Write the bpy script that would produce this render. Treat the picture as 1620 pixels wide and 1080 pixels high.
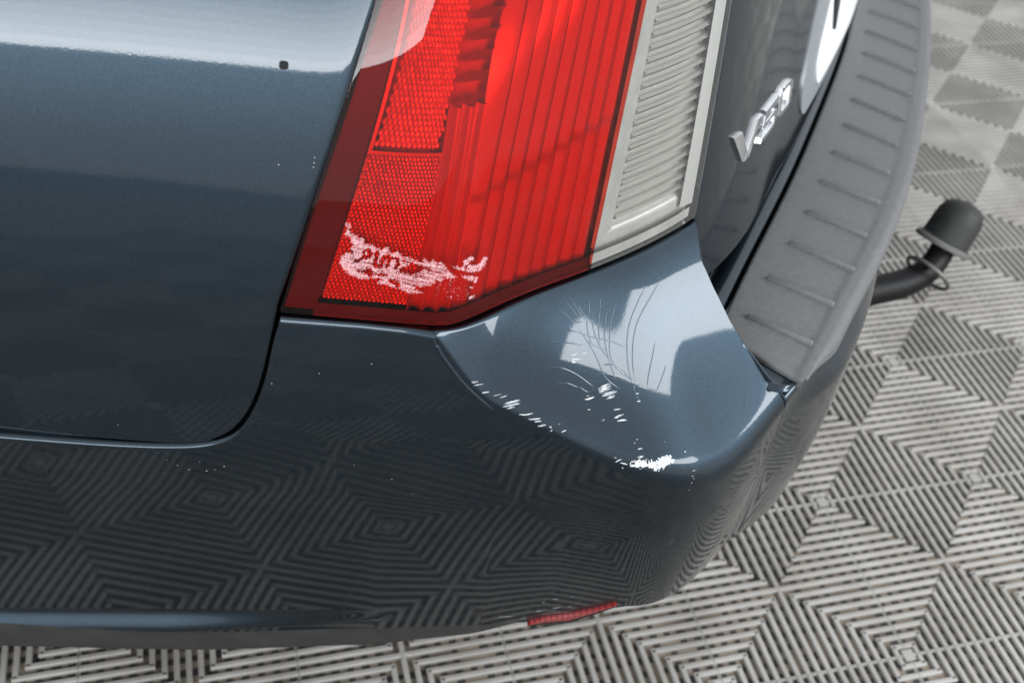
import bpy, bmesh, math, random
import numpy as np
from mathutils import Matrix, Vector
random.seed(7); rng = np.random.RandomState(11)
for o in list(bpy.data.objects): bpy.data.objects.remove(o)
sc = bpy.context.scene; COL = sc.collection
# ---------------------------------------------------------------- camera
CAMP = Vector((-0.8545944, -0.66387509, 1.34024163))
RT = Vector((.96746781, -.24056868, .07831187)); DN = Vector((-.10786617, -.67222518, -.73244672)); FW = Vector((.22884695, .70017142, -.67630544))
cd = bpy.data.cameras.new('camera'); cam = bpy.data.objects.new('camera', cd); COL.objects.link(cam)
m3 = Matrix((RT, -DN, -FW)).transposed()
cam.matrix_world = Matrix.Translation(CAMP) @ m3.to_4x4()
cd.sensor_width = 36.0; cd.lens = 1749.4 / 1620 * 36.0; cd.clip_start = .02; cd.clip_end = 200
cd.dof.use_dof = True; cd.dof.focus_distance = .97; cd.dof.aperture_fstop = 5.6
sc.camera = cam
# ---------------------------------------------------------------- light
w = bpy.data.worlds.new('World'); sc.world = w; w.use_nodes = True
bg = w.node_tree.nodes['Background']; bg.inputs[0].default_value = (.93, .97, 1.0, 1); bg.inputs[1].default_value = .95
def area(name, loc, target, sx, sy, energy, col=(1, 1, 1)):
    l = bpy.data.lights.new(name, 'AREA'); l.shape = 'RECTANGLE'; l.size = sx; l.size_y = sy; l.energy = energy; l.color = col
    o = bpy.data.objects.new(name, l); COL.objects.link(o); o.location = loc
    o.rotation_euler = (Vector(target) - Vector(loc)).to_track_quat('-Z', 'Y').to_euler(); return o
def panel(name, c, ux, uy, sx, sy, radiance, col=(1, 1, 1)):
    """rectangular lamp: centre, in-plane axes, size; power from the wanted radiance"""
    ux = Vector(ux).normalized(); uy = Vector(uy).normalized(); nz = ux.cross(uy); l = bpy.data.lights.new(name, 'AREA'); l.shape = 'RECTANGLE'; l.size = sx; l.size_y = sy
    l.energy = radiance * math.pi * sx * sy; l.color = col; o = bpy.data.objects.new(name, l); COL.objects.link(o)
    o.matrix_world = Matrix.Translation(c) @ Matrix((ux, uy, nz)).transposed().to_4x4(); return o
# long roof light to the right of the car, shining straight down
panel('roof_light', (3.36, -3.80, 3.0), (math.cos(.178), math.sin(.178), 0), (-math.sin(.178), math.cos(.178), 0), 2.9, 6.3, 10.5, (.97, .99, 1))
# tall bright window on the side behind the photographer
a_ = math.radians(-122); dx, dy = math.cos(a_), math.sin(a_)
z0 = .93 + 4.2 * math.tan(math.radians(6.5)); wc = (-.9 + 4.2 * dx, .1 + 4.2 * dy)
for k in range(8):      # window brighter towards its sill
    panel('side_window', (*wc, z0 + .07 + .14 * k), (-dy, dx, 0), (0, 0, 1), 3.4, .14, 13.5 - 9.5 * (k / 7) ** .8, (.95, .98, 1))
panel('upper_window', (*wc, z0 + 1.56), (-dy, dx, 0), (0, 0, 1), 3.4, .88, 3.8, (.95, .98, 1))

sc.view_settings.view_transform = 'Standard'; sc.view_settings.look = 'None'; sc.view_settings.gamma = 1; sc.view_settings.exposure = .28
sc.view_settings.use_curve_mapping = False
sc.render.engine = 'CYCLES'; sc.cycles.max_bounces = 10; sc.cycles.transparent_max_bounces = 16; sc.cycles.diffuse_bounces = 4
sc.cycles.glossy_bounces = 5; sc.cycles.transmission_bounces = 6; sc.cycles.caustics_reflective = False; sc.cycles.caustics_refractive = False
sc.cycles.sample_clamp_indirect = 6.0

# ---------------------------------------------------------------- curves
def _tri(a,b,c,d):
    n=len(b);cp=np.zeros((n,));dp=np.zeros((n,)+d.shape[1:])
    cp[0]=c[0]/b[0];dp[0]=d[0]/b[0]
    for i in range(1,n):
        m=b[i]-a[i]*cp[i-1];cp[i]=c[i]/m if i<n-1 else 0;dp[i]=(d[i]-a[i]*dp[i-1])/m
    x=dp.copy()
    for i in range(n-2,-1,-1): x[i]=dp[i]-cp[i]*x[i+1]
    return x
class Spl:
    """natural cubic spline through points, parameter = given t or chord length"""
    def __init__(self,pts,t=None):
        p=np.array(pts,float)
        if p.ndim==1: p=p[:,None]
        if t is None: t=np.r_[0,np.cumsum(np.linalg.norm(np.diff(p,axis=0),axis=1))]
        t=np.array(t,float);h=np.diff(t);n=len(t)
        a=np.zeros(n);b=np.ones(n);c=np.zeros(n);d=np.zeros_like(p)
        for i in range(1,n-1):
            a[i]=h[i-1];b[i]=2*(h[i-1]+h[i]);c[i]=h[i];d[i]=6*((p[i+1]-p[i])/h[i]-(p[i]-p[i-1])/h[i-1])
        self.t,self.p,self.m,self.h=t,p,_tri(a,b,c,d),h
    def __call__(self,x):
        x=np.atleast_1d(np.asarray(x,float));xx=np.clip(x,self.t[0],self.t[-1])
        i=np.clip(np.searchsorted(self.t,xx)-1,0,len(self.t)-2);h=self.h[i][:,None];m=self.m;p=self.p
        A=(self.t[i+1]-xx)[:,None]/h;B=1-A
        r=A*p[i]+B*p[i+1]+((A**3-A)*m[i]+(B**3-B)*m[i+1])*h*h/6
        return r
def tangents(P):
    d=np.gradient(P,axis=0);return d/np.linalg.norm(d,axis=1,keepdims=True)
def smooth01(x): x=np.clip(x,0,1);return x*x*(3-2*x)
# ---------------------------------------------------------------- upper body: s along plan (0 at lamp kink), z up
U_PLAN=Spl([(-1.75,.292),(-1.5,.228),(-1.3,.176),(-1.085,.118),(-.95,.081),(-.828,.046),(-.769,.0295),(-.725,.0195),(-.69,.0185),(-.638,.032),(-.553,.060),(-.49,.084),(-.434,.110),(-.38,.147),(-.3,.22),(-.2,.335),(0,.60),(.16,.83),(.35,1.12),(.5,1.36)])
def _uk(): 
    t=np.linspace(0,U_PLAN.t[-1],4000);p=U_PLAN(t);return t[np.argmin(p[:,1])]
U_S0=_uk()
U_L=np.linspace(-.0,1.0,400)
LEAN_Z=np.array([.40,.56,.66,.72,.80,.86,.92,.98,1.04,1.12])
LEAN_A=np.array([0.,3.,5.,7.,10.,13.,18.,24.,31.,40.])
_zz=np.linspace(.4,1.12,721);_aa=np.interp(_zz,LEAN_Z,LEAN_A)
for _ in range(60): _aa[1:-1]=(_aa[:-2]+_aa[1:-1]*2+_aa[2:])/4
_dd=np.r_[0,np.cumsum(np.tan(np.radians((_aa[1:]+_aa[:-1])/2))*(.001))];_dd-=np.interp(.72,_zz,_dd)
LEAN_RZ=np.array([.4,1.12]);
def Usurf(s,z,off=0.):
    """upper body point; s metres along plan from the lamp kink, z height, off = outward"""
    s=np.atleast_1d(np.asarray(s,float));z=np.atleast_1d(np.asarray(z,float));s,z=np.broadcast_arrays(s,z)
    e=1e-3;t=s+U_S0
    p=U_PLAN(t);d=U_PLAN(t+e)-U_PLAN(t-e);d/=np.linalg.norm(d,axis=1,keepdims=True)
    n=np.column_stack([-d[:,1],d[:,0]])           # inward
    w=smooth01((s+.10)/.22)                       # 0 side, 1 rear
    side=np.interp(z,_zz,_dd);rear=(z-.72)*np.tan(np.radians(9.))
    dd=side*(1-w)+rear*w
    q=p+n*(dd-off)[:,None]
    return np.column_stack([q,z])
# ---------------------------------------------------------------- bumper lower face: plan at crease level
L_PLAN=Spl([(-1.75,.262),(-1.4,.174),(-1.085,.096),(-.95,.0625),(-.828,.032),(-.70,.0),(-.60,-.0265),(-.535,-.045),(-.49,-.0570),(-.45,-.058),(-.41,-.045),(-.364,-.016),(-.319,.018),(-.24,.097),(-.114,.236),(.022,.42),(.146,.61),(.3,.88)])
def _lk():
    t=np.linspace(0,L_PLAN.t[-1],6000);p=L_PLAN(t);return t[np.argmin(abs(p[:,0]+.70))]
L_S0=_lk()
def tuck(z,s):
    """inward offset of the lower face"""
    z=np.asarray(z,float)
    up=np.clip(z-.58,0,None);o=.0135*(up/.14)**1.6
    lo=np.clip(.50-z,0,None);amt=np.interp(s,[-.9,-.46,-.2,-.06,.06,.13,.2,.4],[.006,.008,.012,.015,.024,.034,.036,.03])
    o=o+amt*(lo/.25)**1.8
    o=o-.024*smooth01((np.asarray(s)-.36)/.14)*(1-.75*smooth01((np.asarray(s)-.52)/.25))*smooth01((.596-z)/.05)
    return o
def lip(z,s):
    """small outward ledge near the lower edge of the side, dying out toward the corner"""
    zl=LIPZ(s)
    f=1-smooth01((s+.30)/.26)
    return f*.013*smooth01((zl-z)/.026)
def LIPZ(s): return np.interp(s,[-1.1,-.46,-.2,.1,.4],[.268,.268,.282,.30,.32])
def Lsurf(s,z,off=0.):
    s=np.atleast_1d(np.asarray(s,float));z=np.atleast_1d(np.asarray(z,float));s,z=np.broadcast_arrays(s,z)
    e=2e-3;t=s+L_S0
    p=L_PLAN(t);d=L_PLAN(t+e)-L_PLAN(t-e);d/=np.linalg.norm(d,axis=1,keepdims=True)
    n=np.column_stack([-d[:,1],d[:,0]])
    q=p+n*(tuck(z,s)-lip(z,s)-off)[:,None]
    return np.column_stack([q,z])

# ---------------------------------------------------------------- tail lamp space: a across (0 outer .. 1 inner), b up, depth behind the lens
LZT=1.07
def lamp_sl(z): return np.interp(z,[.719,.859,.974,1.10],[-.128,-.087,-.053,-.016])
def lamp_sr(z): return np.interp(z,[.728,.803,.87,.925,1.10],[.289,.302,.314,.324,.354])
_lb=Spl([.719,.718,.716,.7125,.711,.7125,.717,.720,.722,.728],[-.14,-.067,-.025,0.,.012,.03,.068,.159,.222,.292])
def lamp_sz(a,b):
    a=np.asarray(a,float);b=np.asarray(b,float)
    s0=-.128+a*.417
    zb=_lb(np.ravel(s0)).reshape(np.shape(s0)) if np.ndim(s0) else float(_lb(s0)[0,0])
    z=zb+b*(LZT-zb)
    return lamp_sl(z)*(1-a)+lamp_sr(z)*a,z
def Lamp(a,b,depth=0.):
    a,b,depth=np.broadcast_arrays(np.atleast_1d(np.asarray(a,float)),np.atleast_1d(np.asarray(b,float)),np.atleast_1d(np.asarray(depth,float)))
    s,z=lamp_sz(a,b)
    return Usurf(s,z,-depth)

def Gsurf(s,z,off=0.):
    """tailgate skin: the upper body line stepping in a little past the lamp"""
    s=np.atleast_1d(np.asarray(s,float));return Usurf(s,z,off-(.002+GOFF*smooth01((s-.31)/.30)))
GOFF=.022

# ---------------------------------------------------------------- materials
def mat(name, col, rough=.5, metal=0., coat=0., coat_r=.03, spec=.5):
    m = bpy.data.materials.new(name); m.use_nodes = True; b = m.node_tree.nodes['Principled BSDF']
    b.inputs['Base Color'].default_value = (*col, 1); b.inputs['Roughness'].default_value = rough; b.inputs['Metallic'].default_value = metal
    b.inputs['Coat Weight'].default_value = coat; b.inputs['Coat Roughness'].default_value = coat_r; b.inputs['Specular IOR Level'].default_value = spec
    return m
def nodes(m): return m.node_tree.nodes, m.node_tree.links, m.node_tree.nodes['Principled BSDF']
def noise_color(m, c1, c2, scale, detail=4., lo=.35, hi=.65, rough_range=None, bump=None, coords='Object'):
    n, l, b = nodes(m); tc = n.new('ShaderNodeNewGeometry' if coords == 'Position' else 'ShaderNodeTexCoord'); t = n.new('ShaderNodeTexNoise'); t.inputs['Scale'].default_value = scale; t.inputs['Detail'].default_value = detail
    l.new(tc.outputs[coords], t.inputs['Vector']); r = n.new('ShaderNodeValToRGB'); l.new(t.outputs['Fac'], r.inputs['Fac'])
    r.color_ramp.elements[0].position = lo; r.color_ramp.elements[1].position = hi
    r.color_ramp.elements[0].color = (*c1, 1); r.color_ramp.elements[1].color = (*c2, 1); l.new(r.outputs['Color'], b.inputs['Base Color'])
    if rough_range:
        mr = n.new('ShaderNodeMapRange'); mr.inputs['To Min'].default_value = rough_range[0]; mr.inputs['To Max'].default_value = rough_range[1]
        l.new(t.outputs['Fac'], mr.inputs['Value']); l.new(mr.outputs['Result'], b.inputs['Roughness'])
    if bump:
        t2 = n.new('ShaderNodeTexNoise'); t2.inputs['Scale'].default_value = bump[0]; t2.inputs['Detail'].default_value = 3; l.new(tc.outputs[coords], t2.inputs['Vector'])
        bp = n.new('ShaderNodeBump'); bp.inputs['Strength'].default_value = bump[1]; bp.inputs['Distance'].default_value = bump[2]
        l.new(t2.outputs['Fac'], bp.inputs['Height']); l.new(bp.outputs['Normal'], b.inputs['Normal'])
    return m
def paint(name):
    """dark blue-grey metallic paint: flakes under a clear coat with faint orange peel"""
    m = mat(name, (.05, .075, .1), .40, 1., 1., .045); n, l, b = nodes(m); tc = n.new('ShaderNodeTexCoord'); b.inputs['Coat IOR'].default_value = 1.42
    v = n.new('ShaderNodeTexVoronoi'); v.inputs['Scale'].default_value = 1400; l.new(tc.outputs['Object'], v.inputs['Vector'])
    r = n.new('ShaderNodeValToRGB'); r.color_ramp.elements[0].color = (.0125, .0225, .033, 1); r.color_ramp.elements[1].color = (.0225, .0385, .054, 1)
    l.new(v.outputs['Color'], r.inputs['Fac']); l.new(r.outputs['Color'], b.inputs['Base Color'])
    t = n.new('ShaderNodeTexNoise'); t.inputs['Scale'].default_value = 420; t.inputs['Detail'].default_value = 1; l.new(tc.outputs['Object'], t.inputs['Vector'])
    bp = n.new('ShaderNodeBump'); bp.inputs['Strength'].default_value = .009; bp.inputs['Distance'].default_value = .001
    l.new(t.outputs['Fac'], bp.inputs['Height']); l.new(bp.outputs['Normal'], b.inputs['Coat Normal'])
    return m
def thin_lens(name, tint, haze=.0):
    """thin moulded shell: tinted straight-through light plus Fresnel gloss"""
    m = bpy.data.materials.new(name); m.use_nodes = True; n, l = m.node_tree.nodes, m.node_tree.links; n.clear()
    out = n.new('ShaderNodeOutputMaterial'); mx = n.new('ShaderNodeMixShader'); tr = n.new('ShaderNodeBsdfTransparent'); gl = n.new('ShaderNodeBsdfGlossy'); fr = n.new('ShaderNodeFresnel')
    tr.inputs[0].default_value = (*tint, 1); gl.inputs['Roughness'].default_value = .02; fr.inputs['IOR'].default_value = 1.42
    l.new(fr.outputs[0], mx.inputs[0]); l.new(gl.outputs[0], mx.inputs[2])
    if haze > 0:
        df = n.new('ShaderNodeBsdfDiffuse'); df.inputs[0].default_value = (*[.25 + .6 * t for t in tint], 1); m2 = n.new('ShaderNodeMixShader'); m2.inputs[0].default_value = haze
        l.new(tr.outputs[0], m2.inputs[1]); l.new(df.outputs[0], m2.inputs[2]); l.new(m2.outputs[0], mx.inputs[1])
    else: l.new(tr.outputs[0], mx.inputs[1])
    l.new(mx.outputs[0], out.inputs[0]); return m
def vary(m, amt):
    """slight tone change from one piece to the next"""
    n, l, b = nodes(m); src = b.inputs['Base Color'].links[0].from_socket; oi = n.new('ShaderNodeObjectInfo'); mr = n.new('ShaderNodeMapRange'); mr.inputs['To Min'].default_value = 1 - amt; mr.inputs['To Max'].default_value = 1 + amt
    l.new(oi.outputs['Random'], mr.inputs['Value']); mx = n.new('ShaderNodeMix'); mx.data_type = 'RGBA'; mx.blend_type = 'MULTIPLY'; mx.inputs[0].default_value = 1
    l.new(src, mx.inputs[6]); l.new(mr.outputs['Result'], mx.inputs[7]); l.new(mx.outputs[2], b.inputs['Base Color']); return m
def worn(m, scale, lo, hi):
    """broken, patchy cover: noise lets the surface below show through"""
    n, l, b = nodes(m); out = n['Material Output']; tc = n.new('ShaderNodeTexCoord'); t = n.new('ShaderNodeTexNoise'); t.inputs['Scale'].default_value = scale; t.inputs['Detail'].default_value = 3
    l.new(tc.outputs['Object'], t.inputs['Vector']); r = n.new('ShaderNodeValToRGB'); r.color_ramp.elements[0].position = lo; r.color_ramp.elements[1].position = hi; l.new(t.outputs['Fac'], r.inputs['Fac'])
    tr = n.new('ShaderNodeBsdfTransparent'); mx = n.new('ShaderNodeMixShader'); l.new(r.outputs['Color'], mx.inputs[0]); l.new(tr.outputs[0], mx.inputs[1]); l.new(b.outputs[0], mx.inputs[2]); l.new(mx.outputs[0], out.inputs[0]); return m
M = {}
M['paint'] = paint('car_paint')
M['red'] = thin_lens('red_lens', (.98, .098, .062), 0)
M['clear'] = thin_lens('clear_lens', (.90, .90, .885), .05)
M['black'] = mat('black_gap', (.012, .012, .013), .7)
M['bezel'] = mat('dark_bezel', (.055, .016, .016), .45)
M['chrome_in'] = mat('reflector_silver', (.66, .66, .65), .28, .5)
M['white_in'] = mat('reflector_white', (.60, .59, .56), .35, .05)
M['prism_bright'] = mat('prism_bright', (.95, .93, .9), .2, .4)  # paler copy of the prism silver; upper glow put into the colour
M['prism'] = mat('prism_silver', (.72, .72, .72), .2, .5)
M['groove'] = mat('groove', (.07, .05, .05), .4)
M['plate'] = noise_color(mat('step_plastic', (.15, .15, .155), .5), (.094, .095, .098), (.112, .112, .115), 140, rough_range=(.5, .66), bump=(1800, .25, .0006))
M['valance'] = noise_color(mat('valance_plastic', (.03, .03, .03), .6), (.016, .016, .016), (.024, .024, .024), 40, bump=(1800, .2, .0005))
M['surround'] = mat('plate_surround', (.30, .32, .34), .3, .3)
M['chrome'] = mat('chrome', (.92, .93, .95), .25, 1.)
M['platewhite'] = mat('number_plate_white', (.82, .83, .85), .3)
M['rubber'] = noise_color(mat('rubber', (.03, .03, .03), .6), (.007, .007, .007), (.014, .014, .0135), 70, rough_range=(.5, .75), bump=(900, .2, .0006))
M['iron'] = mat('black_iron', (.004, .004, .0045), .5, 0, 0, .03, .2)
M['steel'] = mat('dull_steel', (.13, .125, .115), .5, .7)
M['tile'] = vary(noise_color(mat('tile_plastic', (.4, .4, .4), .5), (.215, .204, .189), (.315, .305, .29), 9, 9, .32, .66, (.40, .66), (900, .15, .0004), 'Position'), .07)
M['slot'] = mat('slot', (.028, .026, .024), .8)
M['under'] = noise_color(mat('slab', (.2, .16, .12), .9), (.10, .08, .063), (.25, .207, .166), 14, 7, .35, .65, None, None, 'Position')
M['tilefar'] = noise_color(mat('tile_far', (.3, .3, .29), .5), (.12, .118, .114), (.17, .167, .163), 9, 6, .3, .7)
M['scuff'] = worn(mat('bare_primer', (.52, .545, .57), .6), 600, .26, .42)
M['scrape'] = worn(noise_color(mat('scraped_plastic', (.8, .45, .47), .6), (.42, .21, .22), (.60, .33, .35), 300, 4), 900, .34, .47)
M['crackpaint'] = mat('crack_paint', (.03, .048, .066), .4, 1., 1., .03)
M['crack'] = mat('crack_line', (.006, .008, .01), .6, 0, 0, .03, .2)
M['dust'] = mat('grit', (.5, .5, .48), .8)
# ---------------------------------------------------------------- mesh helpers
ROOT = None
class MB:
    def __init__(s): s.v = []; s.f = []; s.n = 0
    def add(s, V, Fc):
        s.v.append(np.asarray(V, float).reshape(-1, 3)); s.f += [tuple(i + s.n for i in f) for f in Fc]; s.n += len(s.v[-1]); return s
    def grid(s, P, flip=False, close=False):
        P = np.asarray(P); R, Cc = P.shape[:2]; f = []
        for i in range(R - 1):
            for j in range(Cc - 1 if not close else Cc):
                k = (j + 1) % Cc; q = (i * Cc + j, i * Cc + k, (i + 1) * Cc + k, (i + 1) * Cc + j); f.append(q[::-1] if flip else q)
        return s.add(P.reshape(-1, 3), f)
    def box(s, c, ax, ay, az):
        c, ax, ay, az = (np.asarray(x, float) for x in (c, ax, ay, az))
        V = [c + i * ax + j * ay + k * az for k in (-1, 1) for j in (-1, 1) for i in (-1, 1)]
        return s.add(V, [(0, 2, 3, 1), (4, 5, 7, 6), (0, 1, 5, 4), (2, 6, 7, 3), (0, 4, 6, 2), (1, 3, 7, 5)])
    def tube(s, path, rad, seg=20, cap=True):
        P = np.asarray(path, float); rad = np.broadcast_to(rad, len(P)); T = tangents(P); up = np.array([.13, .2, 1.]); rows = []
        for p, t, r in zip(P, T, rad):
            a = np.cross(t, up); a /= np.linalg.norm(a); b = np.cross(t, a)
            th = np.linspace(0, 2 * np.pi, seg, endpoint=False); rows.append(p + r * (np.cos(th)[:, None] * a + np.sin(th)[:, None] * b))
        n0 = s.n; s.grid(np.array(rows), close=True)
        if cap: s.f.append(tuple(n0 + i for i in range(seg))[::-1]); s.f.append(tuple(n0 + (len(P) - 1) * seg + i for i in range(seg)))
        return s
    def lathe(s, base, prof, seg=40):
        th = np.linspace(0, 2 * np.pi, seg, endpoint=False)
        rows = [np.column_stack([base[0] + r * np.cos(th), base[1] + r * np.sin(th), np.full(seg, base[2] + h)]) for r, h in prof]
        return s.grid(np.array(rows), close=True)
    def build(s, name, material, parent=None, smooth=True, sharp=40, merge=1e-5):
        me = bpy.data.meshes.new(name); V = np.vstack(s.v); me.from_pydata(V.tolist(), [], s.f); me.validate()
        bm = bmesh.new(); bm.from_mesh(me)
        if merge: bmesh.ops.remove_doubles(bm, verts=bm.verts, dist=merge)
        bmesh.ops.recalc_face_normals(bm, faces=bm.faces) if s.__dict__.get('recalc') else None
        if s.__dict__.get('face') is not None:
            d = Vector(s.face); tot = sum(f.normal.dot(d) * f.calc_area() for f in bm.faces)
            if tot < 0: bmesh.ops.reverse_faces(bm, faces=bm.faces)
        bm.to_mesh(me); bm.free()
        if smooth: me.polygons.foreach_set('use_smooth', [True] * len(me.polygons)); me.set_sharp_from_angle(angle=math.radians(sharp))
        me.materials.append(material); o = bpy.data.objects.new(name, me); COL.objects.link(o)
        if parent is not None: o.parent = parent; o.matrix_parent_inverse = world_of(parent).inverted()
        return o
WORLD = {}
def world_of(o): return WORLD.get(o.name, Matrix.Identity(4))
def tag(o, label, cat, group=None):
    o['label'] = label; o['category'] = cat
    if group: o['group'] = group
def roll(mb, B, N, E, r, depth, seg=5, flip=False):
    """rolled panel edge: B boundary points, N outward normals, E in-surface direction away from the panel"""
    rows = [B]
    for k in range(1, seg + 1):
        ph = k / seg * np.pi / 2; rows.append(B + E * r * np.sin(ph) - N * r * (1 - np.cos(ph)))
    for q in (.3, .65, 1.): rows.append(rows[seg] - N * depth * q)
    mb.grid(np.array(rows), flip)
def surf_normals(P):
    du = np.gradient(P, axis=1); dv = np.gradient(P, axis=0); n = np.cross(du, dv); return n / np.linalg.norm(n, axis=2, keepdims=True)
def unit(v): return v / np.linalg.norm(v, axis=-1, keepdims=True)

# ---------------------------------------------------------------- floor
CELL = .28; H9 = CELL / 18
def floor():
    base = MB(); z = -.0064; x0, x1, y0, y1 = -6., 6., -3.08, 6.
    base.add([(x0, y0, z), (x1, y0, z), (x1, y1, z), (x0, y1, z)], [(0, 1, 2, 3)])
    fl = base.build('floor', M['under'], smooth=False); fl['kind'] = 'structure'
    # one tile, centred on its hub, corners on the ring centres: nested chevron ribs in each quarter
    mb = MB(); wd = .0037; h = .0062; half = CELL / 2 - .0004
    def bar(p, q, wid, z0, z1, bev=.0012):
        p = np.array(p, float); q = np.array(q, float); d = q - p; ln = np.linalg.norm(d); d /= ln; nn = np.array([-d[1], d[0]])
        prof = [(-wid, z0), (-wid, z1 - bev), (-wid + bev, z1), (wid - bev, z1), (wid, z1 - bev), (wid, z0)]
        rows = [[(*(e + nn * o), zz) for o, zz in prof] for e in (p, q)]
        n0 = mb.n; mb.grid(np.array(rows)); mb.f.append(tuple(n0 + i for i in range(6))); mb.f.append(tuple(n0 + 6 + i for i in range(6))[::-1])
    for sx in (-1, 1):
        for sy in (-1, 1):
            for k in range(1, 9):
                r = k * H9; cx, cy = sx * CELL / 2, sy * CELL / 2
                bar((cx - sx * r, sy * half), (cx - sx * r, cy - sy * (r - wd * .0)), wd, -h, 0)       # rib along y
                bar((sx * half, cy - sy * r), (cx - sx * (r + wd), cy - sy * r), wd, -h, 0)
    bar((-half, 0), (half, 0), wd, -h, 0); bar((0, -half), (0, -wd), wd, -h, 0); bar((0, wd), (0, half), wd, -h, 0)
    # dark slots in the brown webs between the ribs
    nf = len(mb.f)
    for sx in (-1, 1):
        for sy in (-1, 1):
            cx, cy = sx * CELL / 2, sy * CELL / 2
            for k in range(0, 9):
                r = (k + .5) * H9; t = .007
                while t < r - .003:
                    if rng.rand() < .93:
                        e = .0052 * (.7 + .5 * rng.rand()); mb.box((cx - sx * r, cy - sy * t, -.0063), (.0042, 0, 0), (0, e, 0), (0, 0, .0006)); mb.box((cx - sx * t, cy - sy * r, -.0063), (e, 0, 0), (0, .0042, 0), (0, 0, .0006))
                    t += .0205
    dark = set(range(nf, len(mb.f)))
    for sy in (-1, 1): bar((-half, sy * (half - .0007)), (half, sy * (half - .0007)), .0007, -h, -.0006, .0003)
    for sx in (-1, 1):
        bar((sx * (half - .0012), -half), (sx * (half - .0012), half), .0010, -h, -.0035, .0003)
        for sy in (-1, 1): mb.box((sx * (half - .0037), sy * (half - .0037), -.0037), (.0041, 0, 0), (0, .0041, 0), (0, 0, .0038))
    t0 = mb.build('floor_tile', M['tile'], fl, smooth=False, merge=0); t0.data.materials.append(M['slot'])
    for k in dark: t0.data.polygons[k].material_index = 1
    spots = []
    for i in range(-17, 18):
        for j in range(-17, 18):
            x, y = (i + .5) * CELL, (j + .5) * CELL; spots.append((math.hypot(x + .35, (y - .25) * 1.0), x, y))
    spots.sort(); first = True
    for d, x, y in spots[:300]:
        o = t0 if first else t0.copy()
        if not first: COL.objects.link(o); o.parent = fl
        first = False; o.location = (x, y, 0); o.rotation_euler = (0, 0, 0)
    # the rest of the tiling, past the nearest tiles, as one plain sheet
    used = set((round(x / CELL - .5), round(y / CELL - .5)) for d, x, y in spots[:300]); far = MB(); h = CELL / 2
    for i in range(-45, 45):
        for j in range(-45, 45):
            if (i, j) in used or not (-21 <= i < 21 and -11 <= j < 21): continue
            x, y = (i + .5) * CELL, (j + .5) * CELL; far.add([(x - h, y - h, -.002), (x + h, y - h, -.002), (x + h, y + h, -.002), (x - h, y + h, -.002)], [(0, 1, 2, 3)])
    o = far.build('floor_tiling', M['tilefar'], fl, smooth=False); o['kind'] = 'stuff'
    return fl
FLOOR = floor()

# ---------------------------------------------------------------- car
ROOT = bpy.data.objects.new('parked_car', None); COL.objects.link(ROOT)
ROOT.location = (-1.0, .45, 0); ROOT.rotation_euler = (0, 0, math.radians(-14.5)); ROOT.empty_display_size = .2
WORLD[ROOT.name] = Matrix.Translation(ROOT.location) @ ROOT.rotation_euler.to_matrix().to_4x4()
tag(ROOT, 'dark blue-grey estate car with scraped rear bumper corner and red tail lamp', 'car')

# ---- rear quarter panel
def quarter():
    tr = np.array([(-.2424, .5596), (-.2112, .5632), (-.1892, .5736), (-.1700, .5955), (-.1569, .6236), (-.1454, .6650), (-.1368, .7066), (-.1329, .7266), (-.0892, .8687), (-.0775, .9073), (-.0688, .939), (-.058, .9734)])
    low = Spl(tr[:9]); e = low(np.linspace(0, low.t[7], 160)); e = np.vstack([[-.285, .5590], [-.262, .5590], e, tr[8:], [-.020, 1.095]])
    zr = np.r_[np.linspace(0, .012, 22)[:-1], np.linspace(.012, .16, 70)[:-1], np.linspace(.16, .536, 90)]
    e[:, 1] = np.maximum.accumulate(e[:, 1] + np.arange(len(e)) * 1e-7)
    rows = []
    for h in zr:
        z = .559 + h; smax = np.interp(z, e[:, 1], e[:, 0]); f = np.linspace(0, 1, 150) ** .8
        s = -.95 + f * (smax + .95); zz = z + (0 if h > .2 else 1) * (1 - smooth01(h / .2)) * (-.0012 * smooth01((s + .6) / .3) * (s < -.2))
        rows.append(Usurf(s, zz))
    P = np.array(rows); mb = MB(); mb.grid(P)
    N = surf_normals(P); N *= np.sign((N[80, 75] @ np.array([0, -1, 0.])))
    B = np.vstack([P[0, :], P[1:, -1]]); NB = np.vstack([N[0, :], N[1:, -1]]); T = tangents(B)
    for _ in range(3): T[1:-1] = unit(T[:-2] + 2 * T[1:-1] + T[2:])
    E = unit(np.cross(T, NB)); E *= np.sign(E[20] @ np.array([0, 0, -1.]))
    rr = np.r_[np.full(150, .0022), np.interp(P[1:, -1, 2], [.6, .72, .80, 1.], [.0022, .003, .0065, .0085])][:, None]
    roll(mb, B, NB, E, rr, .016, 6)
    mb.recalc = True; mb.face = (.2, -.9, .2)
    q = mb.build('rear_quarter_panel', M['paint'], ROOT, sharp=50); return q
QP = quarter()

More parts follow.
